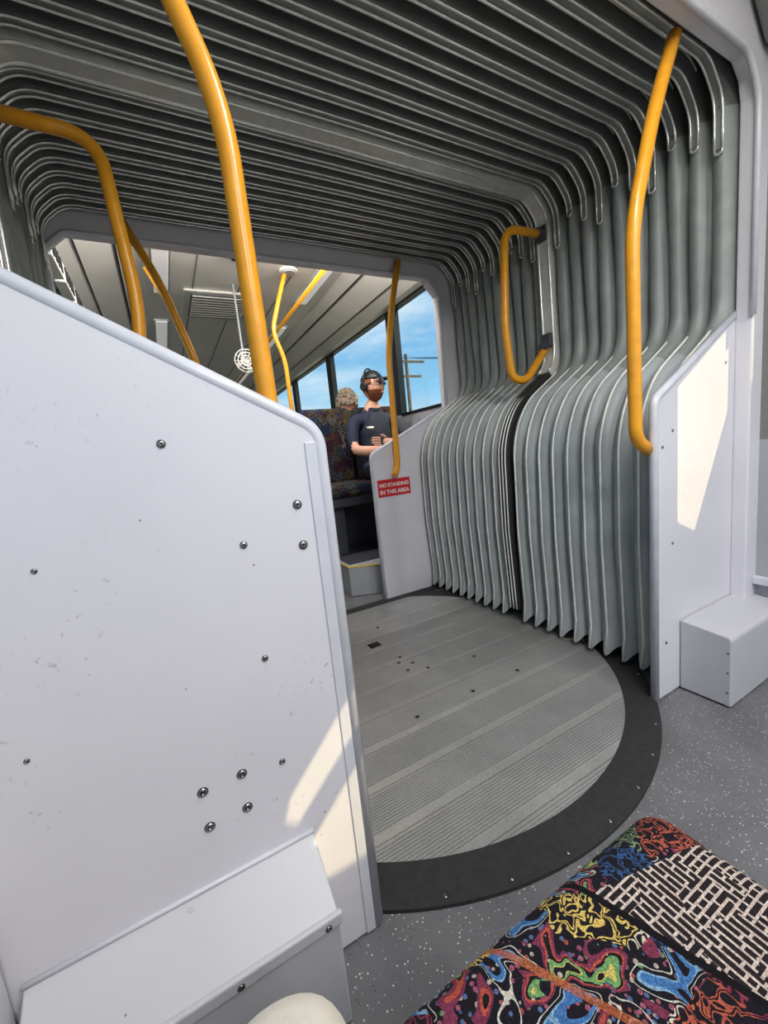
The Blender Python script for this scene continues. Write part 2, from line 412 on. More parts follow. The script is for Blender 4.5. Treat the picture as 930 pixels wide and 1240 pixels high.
ringstrip('aluminium_arch',up_,.12,.736,.810,'ringalu')
for yy in (.742,.804): tube('arch_rib',[(p.x,yy,p.y) for p in up_],.006,'alu',mr,0,8)
for s in (-1,1):
    pp=[p-NR[i]*.01 for i,p in enumerate(full) if p.x*s>0 and p.y<=1.32]
    ringstrip('rubber_leg_%d'%s,pp,.09,.742,.804,'rubber')
    for y in (.752,.773,.794):
        tube('leg_piping',[(p.x-s*.012,y,p.y) for p in ([q for q in full if q.x*s>0 and q.y<=1.2])],.0035,'pipe',mr,0,6)
sk=[(-1.24,-.006),(-1.24,2.1),(-1.1,2.32),(1.1,2.32),(1.24,2.1),(1.24,-.006)]
strip('outer_skin',sk,[(a*1.01,b+.01) for a,b in sk],.0,L+.0,'fab_up',bl)
# ------------------------------------------------------------ near frame / panels
nf=empty('joint_frame')
inn=[(1.115,0),(1.115,1.28),(1.115,1.99),(1.095,2.05),(1.045,2.09),(-1.045,2.09),(-1.095,2.05),(-1.115,1.99),(-1.115,1.28),(-1.115,0)]
out=[(1.24,0),(1.24,1.28),(1.24,2.0),(1.2,2.2),(1.15,2.42),(-1.15,2.42),(-1.2,2.2),(-1.24,2.0),(-1.24,1.28),(-1.24,0)]
strip('arch',inn,out,-.05,.0,'white',nf,.006)
tube('arch_lip',[(1.112,-.052,1.30),(1.112,-.052,1.99),(1.03,-.052,2.085),(-1.03,-.052,2.085),(-1.112,-.052,1.99),(-1.112,-.052,1.3)],.010,'trim',nf,.05)
pr=empty('barrier_panel')
prism('sheet',[(.605,0),(1.135,0),(1.135,1.32),(.605,1.03)],-.001,.022,'white',pr,.004)
tube('edge_lip',[(.603,.006,0),(.603,.006,1.03),(1.135,.006,1.324)],.013,'trim',pr,.03)
for x,z in [(.70,.93),(.70,.55),(.64,.88),(1.05,1.15),(.66,.2)]: bolt('screw',(x,-.0015,z),.0045,pr)
pl=empty('barrier_panel')
prism('sheet',[(-1.20,0),(-.545,0),(-.545,1.0),(-1.20,1.362)],-.07,-.052,'white',pl,.003)
tube('edge_lip',[(-.540,-.058,0),(-.540,-.058,1.003),(-1.20,-.058,1.366)],.0145,'trim',pl,.03)
box('edge_flat',(-.568,-.0725,0),(-.548,-.069,.985),'trim',pl,.0015)
for i,(x,z,r) in enumerate([(-.778,.999,.0052),(-.593,.883,.0066),(-.592,.813,.0066),(-.688,.832,.005),(-.948,.849,.003),(-.682,.636,.0045),(-.7465,.452,.007),(-.807,.450,.007),(-.7465,.389,.007),(-.806,.386,.007),(-.68,.4425,.0045),(-1.0,.6,.003)]):
    bolt('screw_%d'%i,(x,-.0705,z),r,pl)
def xprism(name,poly,x0,x1,m,parent,bevel=.004):
    n=len(poly);vs=[(x0,a,b) for a,b in poly]+[(x1,a,b) for a,b in poly]
    fs=[tuple(range(n)),tuple(range(n,2*n))]+[(i,(i+1)%n,n+(i+1)%n,n+i) for i in range(n)]
    return mk(name,vs,fs,m,parent,False,bevel,3)
b1=empty('equipment_box')
xprism('casing',[(-.0715,0),(-.0715,.285),(-.172,.226),(-.178,.218),(-.172,0)],-1.06,-.645,'box',b1,.003)
box('lid_flange',(-1.06,-.182,.206),(-.640,-.172,.228),'box',b1,.003)
for x in (-.665,-.80,-.95): bolt('screw',(x,-.1825,.214),.0045,b1)
tube('seam',[(-1.06,-.073,.287),(-.645,-.073,.287)],.004,'trim',b1,0,8)
b2=empty('equipment_box')
xprism('casing',[(-.003,0),(-.003,.26),(-.148,.245),(-.155,.235),(-.155,0)],.745,1.19,'box',b2,.005)
for z in (.05,.12,.19): bolt('screw',(.744,-.145,z),.003,b2,'X',-1)
box('trim_1',(-1.2,-3.1,0),(-1.07,-.075,.44),'box',None,.01)
# far frame
ff=empty('joint_frame')
fin=[(.97,1.2),(.97,1.93),(.88,2.03),(-1.00,2.03),(-1.075,1.96),(-1.075,1.2)];fo=[(1.26,1.2),(1.26,2.0),(1.2,2.42),(-1.2,2.42),(-1.26,2.0),(-1.26,1.2)]
strip('arch',fin,fo,L,L+.05,'white',ff,.004)
for s in (-1,1):
    prism('panel_%d'%s,[(s*.37,0),(s*1.26,0),(s*1.26,1.34),(s*1.05,1.25),(s*.37,.946)],L-.001,L+.03,'white',ff,.004)
    tube('panel_lip_%d'%s,[(s*.367,L+.012,0),(s*.367,L+.012,.946),(s*.975,L+.012,1.218)],.014,'trim',ff,.03)
tube('arch_lip',[(.975,L-.004,1.21),(.975,L-.004,1.93),(.885,L-.004,2.035),(-1.00,L-.004,2.035),(-1.08,L-.004,1.955),(-1.08,L-.004,1.21)],.011,'trim',ff,.03)
sg=empty('warning_sign')
box('plate',(.385,L-.005,.675),(.625,L-.0015,.785),'red',sg,.001)
for i,(t,z) in enumerate((('NO STANDING',.738),('IN THIS AREA',.692))):
    tc=bpy.data.curves.new('t','FONT');tc.body=t;tc.size=.038;tc.align_x='CENTER';tc.extrude=.0004;tc.offset=.0008
    o=bpy.data.objects.new('t',tc);C.objects.link(o)
    dg=bpy.context.evaluated_depsgraph_get();me=bpy.data.meshes.new_from_object(o.evaluated_get(dg));bpy.data.objects.remove(o)
    w=max(v.co.x for v in me.vertices)-min(v.co.x for v in me.vertices);sc=.215/w
    for v in me.vertices: v.co=Vector((.505+v.co.x*sc,L-.0056-v.co.z,z+v.co.y*sc*1.05))
    me.materials.clear();me.materials.append(M['signwhite']);to=bpy.data.objects.new('lettering_%d'%i,me);C.objects.link(to);to.parent=sg
# ------------------------------------------------------------ grab rails
R=.0195
def pole(pts,name='grab_pole',r=R,rr=.12):
    e=empty(name);tube('bar',pts,r,'yellow',e,rr,18)
    return e
e=pole([(.60,.02,.875),(.53,.02,.915),(.525,.02,1.53),(.64,.02,1.86),(.75,.02,2.09)],rr=.10)
e=pole([(-.60,.1,.88),(-.575,.1,.95),(-.585,.1,1.60),(-.66,.1,1.79),(-.78,.1,2.11)],rr=.10)
for s,nm in ((1,'grab_handle'),(-1,'grab_handle')):
    e=pole([(s*1.085,YM,1.95),(s*.80,YM,1.94),(s*.77,YM,1.48),(s*.80,YM,1.25),(s*.90,YM,1.24),(s*1.085,YM,1.44)],nm,R,.09)
    for z in (1.95,1.44):
        box('bracket',(min(s*1.045,s*1.085),YM-.03,z-.035),(max(s*1.045,s*1.085),YM+.03,z+.035),'dgrey',e,.008)
        cyl('collar',(s*1.035,YM,z-(.03 if z<1.6 else 0)),.026,.03,'dgrey','X',e)
e=pole([(.50,L-.03,.80),(.53,L-.03,.86),(.54,L-.03,1.55),(.60,L-.03,1.85),(.67,L-.03,2.10)],rr=.1)
e=pole([(-.50,L-.03,.80),(-.53,L-.03,.86),(-.55,L-.03,1.45),(-.66,L-.03,1.85),(-.78,L-.03,2.11)],rr=.1)
# ------------------------------------------------------------ coaches
HC=2.42
WT=2.2
def side_wall(name,s,y0,y1,wins,zb,zt,mlow='grey',x=1.2,zl=0.0):
    e=empty(name)
    a,b=sorted((s*x,s*(x+.06)))
    box('lower_wall',(a,y0,-.006),(b,y1,zb),mlow,e);box('upper_wall',(a,y0,zt),(b,y1,HC),'cove',e)
    ys=[y0]
    for w0,w1 in wins: ys+=[w0,w1]
    ys.append(y1)
    for i in range(0,len(ys),2):
        if ys[i+1]-ys[i]>.005: box('pillar_%d'%i,(a,ys[i],zb),(b,ys[i+1],zt),'black',e)
    for i,(w0,w1) in enumerate(wins):
        box('glass_%d'%i,(s*(x+.03)-.002,w0,zb),(s*(x+.03)+.002,w1,zt),'glass',e)
        for zz in (zb,zt): box('rubber_seal',(a-(.006 if s>0 else 0),w0,zz-.012),(b+(.006 if s<0 else 0),w1,zz+.012),'black',e)
    return e
fw=[(1.62,2.50),(2.64,4.06),(4.2,5.6),(5.74,7.2)]
side_wall('wall_right',1,L+.05,7.8,fw,1.28,WT)
side_wall('wall_left',-1,L+.05,7.8,fw,1.28,WT)
fc=empty('ceiling')
box('ceiling_sheet',(-1.26,L+.05,HC),(1.26,7.8,HC+.04),'ceil',fc)
for s in (-1,1):
    xprof=[(1.2,2.2),(1.2,HC),(.72,HC),(.78,HC-.03),(1.12,2.2)]
    prism('coving_%d'%s,[(s*a,b) for a,b in xprof],L+.06,7.7,'cove',fc,.01)
    tube('cove_seam_a_%d'%s,[(s*.83,L+.1,HC-.063),(s*.83,7.7,HC-.063)],.007,'black',fc,0,6)
    tube('cove_seam_b_%d'%s,[(s*1.02,L+.1,HC-.166),(s*1.02,7.7,HC-.166)],.005,'black',fc,0,6)
    for k in range(3):
        y=1.9+k*1.9
        box('lamp_%d_%d'%(s,k),(s*.58-.05,y,HC-.022),(s*.58+.05,y+1.2,HC-.001),'lampdim',fc,.006)
        box('lamp_trim_%d_%d'%(s,k),(s*.58-.065,y-.02,HC-.012),(s*.58+.065,y+1.22,HC),'alu',fc,.003)
for x in (-.35,0.0,.35): tube('ceiling_seam',[(x,L+.1,HC-.001),(x,7.7,HC-.001)],.004,'dgrey',fc,0,6)
hv=empty('ventilation_hatch')
box('rim',(-.42,3.0,HC-.02),(.18,3.65,HC-.0005),'cove',hv,.01)
box('grille',(-.36,3.06,HC-.026),(.12,3.59,HC-.018),'dgrey',hv)
for k in range(9): box('slat_%d'%k,(-.35,3.08+k*.057,HC-.032),(.11,3.10+k*.057,HC-.024),'cove',hv)
sp=empty('ceiling_speaker');cyl('disc',(.30,2.5,HC-.01),.07,.018,'ceil','Z',sp,32);cyl('grille',(.30,2.5,HC-.022),.05,.008,'grey','Z',sp,32)
sp=empty('security_camera');cyl('base',(-.12,2.35,HC-.01),.05,.02,'ceil','Z',sp,24);cyl('dome',(-.12,2.35,HC-.03),.03,.03,'black','Z',sp,24,.018)
fn=empty('ceiling_fan')
FX,FY,FZ=-.06,2.75,1.80
for rr_ in (.09,.065,.04):
    tube('guard_%d'%int(rr_*100),[(FX+rr_*math.cos(t),FY,FZ+rr_*math.sin(t)) for t in [i*math.pi/12 for i in range(25)]],.004,'ceil',fn,0,6)
for k in range(12):
    a=k*math.pi/6;tube('guard_wire_%d'%k,[(FX,FY-.005,FZ),(FX+.09*math.cos(a),FY,FZ+.09*math.sin(a))],.0025,'ceil',fn,0,5)
for k in range(4):
    a=k*math.pi/2+.3;ca,sa=math.cos(a),math.sin(a)
    mk('blade_%d'%k,[(FX+.015*ca,FY+.02,FZ+.015*sa),(FX+.07*ca-.03*sa,FY+.03,FZ+.07*sa+.03*ca),(FX+.08*ca,FY+.02,FZ+.08*sa),(FX+.06*ca+.02*sa,FY+.012,FZ+.06*sa-.02*ca)],[(0,1,2,3)],'cove',fn)
cyl('motor',(FX,FY+.06,FZ),.035,.08,'ceil','Y',fn);tube('stem',[(FX,FY+.08,FZ),(FX,FY+.10,FZ+.1),(FX,FY+.10,HC-.001)],.008,'grey',fn,.03)
av=empty('air_vent')
for k in range(5):
    box('frame_%d'%k,(-1.13,1.75+k*.3,2.02),(-1.08,2.02+k*.3,2.13),'ceil',av,.004)
    for j in range(4): box('slot_%d_%d'%(k,j),(-1.080,1.78+k*.3+j*.06,2.04),(-1.074,1.81+k*.3+j*.06,2.11),'black',av)
box('wall_front',(-1.26,7.8,0),(1.26,7.86,HC),'grey')
for s in (-1,1):
    pf=empty('seat_platform')
    pts=[(.22,1.78),(.60,1.60),(1.19,1.60),(1.19,7.6),(.30,7.6),(.22,7.5)]
    n=len(pts);z0,z1=-.004,.20
    vs=[(s*x,y,z0) for x,y in pts]+[(s*x,y,z1) for x,y in pts]
    mk('base',vs,[tuple(range(n)),tuple(range(n,2*n))]+[(i,(i+1)%n,n+(i+1)%n,n+i) for i in range(n)],'grey',pf,False,.006)
    tube('yellow_edge',[(s*.222,7.4,.203),(s*.222,1.785,.203),(s*.60,1.603,.203)],.007,'stepyellow',pf,.01,8)
    box('carpet',(min(s*.26,s*1.18),1.85,.200),(max(s*.26,s*1.18),7.5,.206),'dgrey',pf)
def rbox(name,lo,hi,m,parent,bev): 
    return box(name,lo,hi,m,parent,bev,5,True)
def double_seat(loc,facing,zs=.55,name='bus_seat'):
    e=empty(name,loc,0 if facing<0 else math.pi)
    for i,cx in enumerate((-.23,.23)):
        rbox('cushion_%d'%i,(cx-.215,-.22,zs-.1),(cx+.215,.22,zs),'seat',e,.035)
        rbox('backrest_%d'%i,(cx-.215,.19,zs-.02),(cx+.215,.27,zs+.60),'seat',e,.035)
        box('back_shell_%d'%i,(cx-.21,.262,zs-.05),(cx+.21,.285,zs+.57),'dgrey',e,.01)
    box('base',(-.42,-.18,zs-.17),(.42,.26,zs-.095),'dgrey',e,.01)
    box('pedestal',(-.38,-.10,0),(-.28,.2,zs-.16),'dgrey',e,.01);box('pedestal',(.28,-.10,0),(.38,.2,zs-.16),'dgrey',e,.01)
    box('modesty_panel',(-.42,.205,0),(.42,.235,zs-.16),'dgrey',e,.005)
    return e
double_seat((.66,2.22,.206),-1)
double_seat((.66,2.85,.206),1)
for y in (3.65,4.45,5.25): double_seat((.66,y,.206),1)
double_seat((-.66,2.22,.206),-1)
for y in (2.85,3.65,4.45,5.25): double_seat((-.66,y,.206),1)
pole([(.20,2.525,.206),(.19,2.525,1.75),(.12,2.525,1.97),(.20,2.525,2.2),(.28,2.525,HC-.005)],r=.017,rr=.08)
pole([(-.46,2.525,.206),(-.46,2.525,1.65),(-.52,2.525,2.0),(-.68,2.525,2.34)],r=.017,rr=.15)
pole([(.42,1.75,2.26),(.42,7.2,2.26)],'ceiling_handrail',r=.016,rr=0)
# ------------------------------------------------------------ near coach
wr=empty('wall_right')
def yzplate(name,polys,x0,x1,m,parent):
    for i,p in enumerate(polys): xprism('%s_%d'%(name,i),p,x0,x1,m,parent,0)
xa,xb=1.2,1.26
yzplate('lower',[[(-3.2,-.006),(-.05,-.006),(-.05,.86),(-3.2,.86)]],xa,xb,'grey',wr)
yzplate('pillar',[[(-.12,.86),(-.05,.86),(-.05,HC),(-.12,HC)]],xa,xb,'pillar',wr)
yzplate('surround_bottom',[[(-.62,.86),(-.12,.86),(-.12,1.21),(-.37,1.21),(-.53,1.57),(-.62,1.57)]],xa,xb,'pillar',wr)  # unseen wall piece, cut so the sun patch fits the right panel
yzplate('surround_top',[[(-.62,1.57),(-.53,1.57),(-.53,2.02),(-.12,1.53),(-.12,HC),(-.62,HC)]],xa,xb,'pillar',wr)  # unseen too; sloped top keeps sun off bellows and turntable
yzplate('header',[[(-3.2,2.1),(-.62,2.1),(-.62,HC),(-3.2,HC)],[(-1.8,.86),(-.62,.86),(-.62,2.1),(-1.8,2.1)]],xa,xb,'cove',wr)  # second piece is unseen infill, widened to keep sun off the near floor
box('ledge',(1.17,-3.2,.30),(1.2,-.05,.33),'trim',wr,.004)
yzplate('glass',[[(-3.1,.86),(-1.8,.86),(-1.8,2.1),(-3.1,2.1)]],1.23,1.234,'glass',wr)
side_wall('wall_left',-1,-3.2,-.05,[(-3.1,-1.75),(-1.65,-.25)],.92,2.1)
bw=empty('wall_back')
box('lower',(-1.26,-3.26,0),(1.26,-3.2,.9),'grey',bw);box('upper',(-1.26,-3.26,2.15),(1.26,-3.2,HC),'cove',bw)
for x in (-1.23,0,1.23): box('post',(x-.03,-3.26,.9),(x+.03,-3.2,2.15),'black',bw)
nc=empty('ceiling')
ZC=HC
SX,SZ=1.0,1.8
def to_ceil(x,z):
    s=(ZC-z)/SZ;return (x+s,-.0745-s)
sun_slots=[[(-.525,.535),(-.525,.460),(-.665,.320),(-.685,.335),(-.672,.375)],[(-.525,.395),(-.525,.18),(-.63,.18),(-.665,.250)]]  # unseen ceiling openings, shaped to throw sun stripes on the left panel
bm=bmesh.new();edges=[]
def loop(pts):
    vv=[bm.verts.new((x,y,ZC)) for x,y in pts]
    for i in range(len(vv)): edges.append(bm.edges.new((vv[i],vv[(i+1)%len(vv)])))
loop([(-1.26,-3.26),(1.26,-3.26),(1.26,0),(-1.26,0)])
for h in sun_slots: loop([to_ceil(*p) for p in h])
bmesh.ops.triangle_fill(bm,use_beauty=True,use_dissolve=False,edges=edges)
me=bpy.data.meshes.new('ceiling_sheet');bm.to_mesh(me);bm.free();me.materials.append(M['ceil'])
o=bpy.data.objects.new('ceiling_sheet',me);C.objects.link(o);o.parent=nc
for s in (-1,1):
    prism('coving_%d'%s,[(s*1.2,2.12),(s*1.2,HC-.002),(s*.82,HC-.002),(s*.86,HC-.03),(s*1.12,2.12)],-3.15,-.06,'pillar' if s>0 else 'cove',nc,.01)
def lamp(x,y,z,sx,sy,pw,root,rot=(0,0,0)):  # area light added to lift interior brightness
    ld=bpy.data.lights.new('tube_light','AREA');ld.shape='RECTANGLE';ld.size=sx;ld.size_y=sy;ld.energy=pw;ld.color=(1,.98,.95)
    o=bpy.data.objects.new('tube_light',ld);C.objects.link(o);o.location=(x,y,z);o.rotation_euler=rot;o.parent=root
for s,y0,y1,pw in ((-1,-2.9,-1.5,33),(1,-2.9,-1.5,26),(.45,-1.3,-.35,20)):  # unseen glowing strips added behind and above the camera as fill
    xx=.60*s if abs(s)==1 else .0
    box('lamp_%d'%int(s*10),(xx-.06,y0,HC-.022),(xx+.06,y1,HC-.002),'lamp',nc,.006)
    lamp(xx,(y0+y1)/2,HC-.03,.12,y1-y0,pw,nc)
box('header_lamp',(-.9,L+.055,2.26),(.9,L+.10,2.34),'lamp',fc,.006)  # glowing strip added out of sight behind the arch to brighten far coach
lamp(0,L+.11,2.30,1.8,.07,34,fc,(math.radians(62),0,0))
# foreground seat
fs_=empty('bus_seat')
box('cushion',(-.70,-.97,.350),(-.285,-.462,.472),'seatf',fs_,.036,8,True)
box('window_cushion',(-1.12,-.97,.350),(-.71,-.462,.472),'seatf',fs_,.036,8,True)
for a,b in ((-.70,-.285),(-1.12,-.71)):
    box('backrest',(a,-1.06,.40),(b,-.97,1.05),'seat',fs_,.04,5,True)
box('base',(-1.05,-.98,.28),(-.31,-.50,.352),'dgrey',fs_,.01)
box('pedestal',(-.50,-.90,-.006),(-.40,-.62,.29),'dgrey',fs_,.01);box('pedestal',(-1.0,-.90,-.006),(-.9,-.62,.29),'dgrey',fs_,.01)
# ------------------------------------------------------------ people
def skin(name,verts,edges,radii,root_i=0,levels=2):
    me=bpy.data.meshes.new('tmp');me.from_pydata(verts,edges,[]);me.update()
    o=bpy.data.objects.new('tmp',me);C.objects.link(o)
    o.modifiers.new('s','SKIN')
    sv=me.skin_vertices[0].data
    for i,r in enumerate(radii):
        sv[i].radius=r if isinstance(r,tuple) else (r,r);sv[i].use_root=(i==root_i)
    sb=o.modifiers.new('u','SUBSURF');sb.levels=levels;sb.render_levels=levels
    dg=bpy.context.evaluated_depsgraph_get();dg.update()
    m2=bpy.data.meshes.new_from_object(o.evaluated_get(dg));bpy.data.objects.remove(o)
    m2.name=name;ob=bpy.data.objects.new(name,m2);C.objects.link(ob)
    for p in m2.polygons:p.use_smooth=True
    return ob
def ball(name,c,r,m,parent,seg=20):
    bm=bmesh.new();bmesh.ops.create_uvsphere(bm,u_segments=seg,v_segments=seg//2+2,radius=1)
    me=bpy.data.meshes.new(name);bm.to_mesh(me);bm.free()
    for v in me.vertices: v.co=Vector((v.co.x*r[0],v.co.y*r[1],v.co.z*r[2]))+Vector(c)
    for p in me.polygons:p.use_smooth=True
    me.materials.append(M[m]);o=bpy.data.objects.new(name,me);C.objects.link(o);o.parent=parent;return o
def head(parent,loc,yaw):
    h=empty('head',loc,yaw);h.parent=parent
    bm=bmesh.new();bmesh.ops.create_uvsphere(bm,u_segments=40,v_segments=30,radius=1)
    for v in bm.verts:
        x,y,z=v.co
        w=.077;d=.098;hh=.118
        if z<0: w*=1-.28*(-z)**1.5; 
        X=x*w;Y=y*d;Z=z*hh
        if z<-.1 and y>0: Y*=1-.35*min(1,(-z))
        if y<0:
            fx=abs(x)
            Y=max(Y,-.092)
            nose=math.exp(-(x/.17)**2)*math.exp(-((z+.16)/.16)**2);Y-=.026*nose
            bridge=math.exp(-(x/.13)**2)*math.exp(-((z-.05)/.14)**2);Y-=.010*bridge
            brow=math.exp(-((z-.2)/.09)**2)*(1 if fx<.7 else 0);Y-=.005*brow
            eye=math.exp(-((fx-.38)/.16)**2)*math.exp(-((z-.04)/.09)**2);Y+=.010*eye
            lip=math.exp(-(x/.28)**2)*math.exp(-((z+.47)/.07)**2);Y-=.007*lip
            chin=math.exp(-(x/.35)**2)*math.exp(-((z+.85)/.18)**2);Y-=.012*chin
        v.co=Vector((X,Y,Z))
    me=bpy.data.meshes.new('skull');bm.to_mesh(me);bm.free();me.materials.append(M['skin'])
    for p in me.polygons:p.use_smooth=True
    o=bpy.data.objects.new('skull',me);C.objects.link(o);o.parent=h
    for s in (-1,1):
        ball('ear',(s*.079,.008,-.005),(.010,.020,.032),'skin',h,14)
        ball('eye',(s*.030,-.081,.006),(.012,.010,.009),'signwhite',h,12)
        ball('iris',(s*.030,-.089,.006),(.005,.004,.005),'black',h,10)
    ball('lips',(0,-.094,-.056),(.022,.008,.007),'skin',h,12)
    return h
def shell(parent,name,m,cond,infl,disp=0):
    bm=bmesh.new();bmesh.ops.create_uvsphere(bm,u_segments=48,v_segments=36,radius=1)
    kill=[f for f in bm.faces if not cond(f.calc_center_median())]
    bmesh.ops.delete(bm,geom=kill,context='FACES')
    for v in bm.verts:
        x,y,z=v.co;w=.077;d=.098;hh=.118
        if z<0:w*=1-.28*(-z)**1.5
        r=1+random.uniform(-disp,disp)
        X=x*(w+infl)*r;Y=y*(d+infl)*r;Z=z*(hh+infl)*r
        if z<-.1 and y>0:Y*=1-.35*min(1,-z)
        if y<0:
            Y=max(Y,-.092-infl)
            Y-=.012*math.exp(-(x/.35)**2)*math.exp(-((z+.85)/.18)**2)
        v.co=Vector((X,Y,Z))
    me=bpy.data.meshes.new(name);bm.to_mesh(me);bm.free();me.materials.append(M[m])
    for p in me.polygons:p.use_smooth=True
    o=bpy.data.objects.new(name,me);C.objects.link(o);o.parent=parent
    sd=o.modifiers.new('s','SOLIDIFY');sd.thickness=.006
    return o
def seated(name,loc,yaw,headyaw,crossed,shirt,bottom,hairm,cap):
    P=empty(name,loc,yaw)
    V=[];E=[];Rr=[]
    def a(p,r,par=None):
        V.append(p);Rr.append(r);i=len(V)-1
        if par is not None:E.append((par,i))
        return i
    pelv=a((0,.03,.11),(.155,.11));wa=a((0,.05,.26),(.15,.105),pelv);ch=a((0,.05,.42),(.17,.115),wa);ub=a((0,.05,.52),(.11,.08),ch)
    nk=a((0,.035,.60),(.058,.058),ub);a((0,.01,.69),(.052,.052),nk)
    for s in (-1,1):
        sh=a((s*.18,.05,.505),(.064,.064),ub);el0=a((s*.235,-.02,.39),(.055,.052),sh)
        el=a((s*.265,-.10,.275),.046,el0)
        if crossed:
            hgt=.305 if s>0 else .265
            f1=a((s*.13,-.205,hgt-.01),.042,el);w=a((-s*.01,-.235,hgt+.01),.030,f1);hd=a((-s*.075,-.225,hgt+.02),(.034,.022),w)
        else:
            f1=a((s*.22,-.2,.2),.038,el);w=a((s*.17,-.32,.15),.029,f1);hd=a((s*.15,-.39,.145),(.04,.02),w)
        hp=a((s*.095,.0,.09),(.088,.085),pelv);th=a((s*.11,-.22,.095),(.078,.075),hp);kn=a((s*.12,-.44,.09),(.06,.06),th)
        cf=a((s*.12,-.455,-.10),(.055,.058),kn);an=a((s*.12,-.44,-.36),(.038,.04),cf)
    b=skin('body',V,E,Rr);b.parent=P
    me=b.data;me.materials.clear()
    for m in (shirt,bottom,'skin'): me.materials.append(M[m])
    for p in me.polygons:
        c=p.center
        k=1 if c.z<.13 else 0
        if c.z>.60: k=2
        if crossed:
            if c.y<-.105 and c.z>.2: k=2
        elif c.y<-.12 and c.z>.12 and abs(c.x)>.10: k=2 if c.z>.165 else 1
        p.material_index=k
    for s in (-1,1):
        if crossed:
            hgt=.305 if s>0 else .265;base=Vector((-s*.09,-.225,hgt+.02));d=Vector((-s,.25,.1)).normalized();up=Vector((0,0,1))
        else: base=Vector((s*.148,-.40,.145));d=Vector((0,-1,-.15)).normalized();up=Vector((1,0,0))
        side=up
        V2=[];E2=[];R2=[]
        hv_=Vector((0,-1,0)) if crossed else Vector((0,0,1))
        for i,(off,ln) in enumerate(((-.027,.055),(-.009,.068),(.009,.072),(.027,.064))):
            p0=base+side*off
            for t,dr in ((0,0),(.45,.002),(.8,-.006),(1,-.016)):
                V2.append(tuple(p0+d*ln*t+hv_*dr));R2.append(.0085)
        for t in ((0,.0),(.02,.022),(.045,.034)):
            V2.append(tuple(base-d*.045+side*(.028+t[1]*.7)+d*t[0]));R2.append(.0095)
        for g in range(5):
            idx=list(range(g*4,g*4+4)) if g<4 else list(range(16,19))
            f=skin('finger_%d'%g,[V2[i] for i in idx],[(k,k+1) for k in range(len(idx)-1)],[R2[i] for i in idx],0,1)
            f.data.materials.clear();f.data.materials.append(M['skin']);f.parent=P
    for s in (-1,1):
        o=skin('shoe',[(s*.12,-.41,-.42),(s*.12,-.47,-.42),(s*.12,-.58,-.435),(s*.12,-.66,-.44)],[(0,1),(1,2),(2,3)],[(.04,.045),(.042,.05),(.042,.032),(.036,.025)],0,2);o.data.materials.clear();o.data.materials.append(M['shoe']);o.parent=P
    tube('collar',[(.062*math.cos(t),.036+.062*math.sin(t),.60+.012*math.sin(t)) for t in [i*math.pi/8 for i in range(17)]],.012,shirt,P,0,8)
    h=head(P,(0,-.005,.775),headyaw)
    if cap:
        shell(h,'hair',hairm,lambda c:c.z>.05 and c.y>-.35 and c.z<.5,.005,.01)
        shell(h,'beard',hairm,lambda c:(c.z<-.30 and c.y<.12 and not(abs(c.x)<.24 and -.56<c.z<-.40 and c.y<0)) and not (c.z>-.38 and abs(c.x)<.3 and c.y<0 and c.z>-.33) ,.007,.02)
        shell(h,'cap_crown','black',lambda c:c.z>.46,.010,0)
        vs=[];n=14
        for r_,zz in ((.0,.060),(.065,.050)):
            for k in range(n+1):
                t=math.pi*(k/n);x=-.070*math.cos(t);y=-.060-math.sin(t)*.034-r_*max(0,math.sin(t))**.6
                vs.append((x,y,zz-.010*abs(math.cos(t))))
        fsx=[(k,k+1,n+2+k,n+1+k) for k in range(n)]
        o=mk('cap_brim',vs,fsx,'black',h,True);sd=o.modifiers.new('s','SOLIDIFY');sd.thickness=.004
        tube('headphone_band',[(.094*math.cos(t),.020,.01+.132*math.sin(t)) for t in [i*math.pi/12 for i in range(13)]],.007,'black',h,0,10)
        for s in (-1,1):
            cyl('ear_cup',(s*.092,.018,-.005),.034,.028,'black','X',h,24)
        for s in (-1,1):
            ball('lens',(s*.032,-.100,.012),(.022,.005,.014),'black',h,16)
            tube('temple_arm',[(s*.054,-.096,.016),(s*.078,-.05,.015),(s*.083,.0,.010)],.0022,'black',h,.01,6)
        tube('bridge',[(-.012,-.104,.016),(.012,-.104,.016)],.0022,'black',h,0,6)
        tube('wrist_watch',[(.035,-.232+.036*math.cos(t),.278+.036*math.sin(t)) for t in [i*math.pi/8 for i in range(17)]],.010,'black',P,0,8)
        box('chest_badge',(-.12,-.075,.44),(-.06,-.062,.455),'signwhite',P,.002)
    else:
        bm=bmesh.new()
        for i in range(190):
            u=random.uniform(0,2*math.pi);v=random.uniform(-.25,1)
            r=math.sqrt(1-v*v);x,y,z=r*math.cos(u),r*math.sin(u),v
            if y<-.45 and z<.45: continue
            bmesh.ops.create_icosphere(bm,subdivisions=2,radius=random.uniform(.014,.024),matrix=Matrix.Translation((x*.088,y*.108,z*.125+.01)))
        me=bpy.data.meshes.new('curly_hair');bm.to_mesh(me);bm.free();me.materials.append(M[hairm])
        for p in me.polygons:p.use_smooth=True
        o=bpy.data.objects.new('curly_hair',me);C.objects.link(o);o.parent=h
    return P
seated('seated_man',(.80,2.27,.718),.02,.50,True,'navy','trouser','beard',True)
seated('seated_passenger',(.83,2.86,.668),math.pi,0,False,'grey','trouser','blond',False)
pg=empty('photographer_leg')
o=skin('trouser_leg',[(-.80,-.93,.545),(-.785,-.70,.53),(-.78,-.50,.475),(-.772,-.43,.455),(-.772,-.43,.28),(-.775,-.42,.09)],[(0,1),(1,2),(2,3),(3,4),(4,5)],[(.09,.085),(.08,.075),(.070,.062),(.062,.055),(.060,.055),(.055,.055)],0,3)
o.data.materials.clear();o.data.materials.append(M['cream']);o.parent=pg
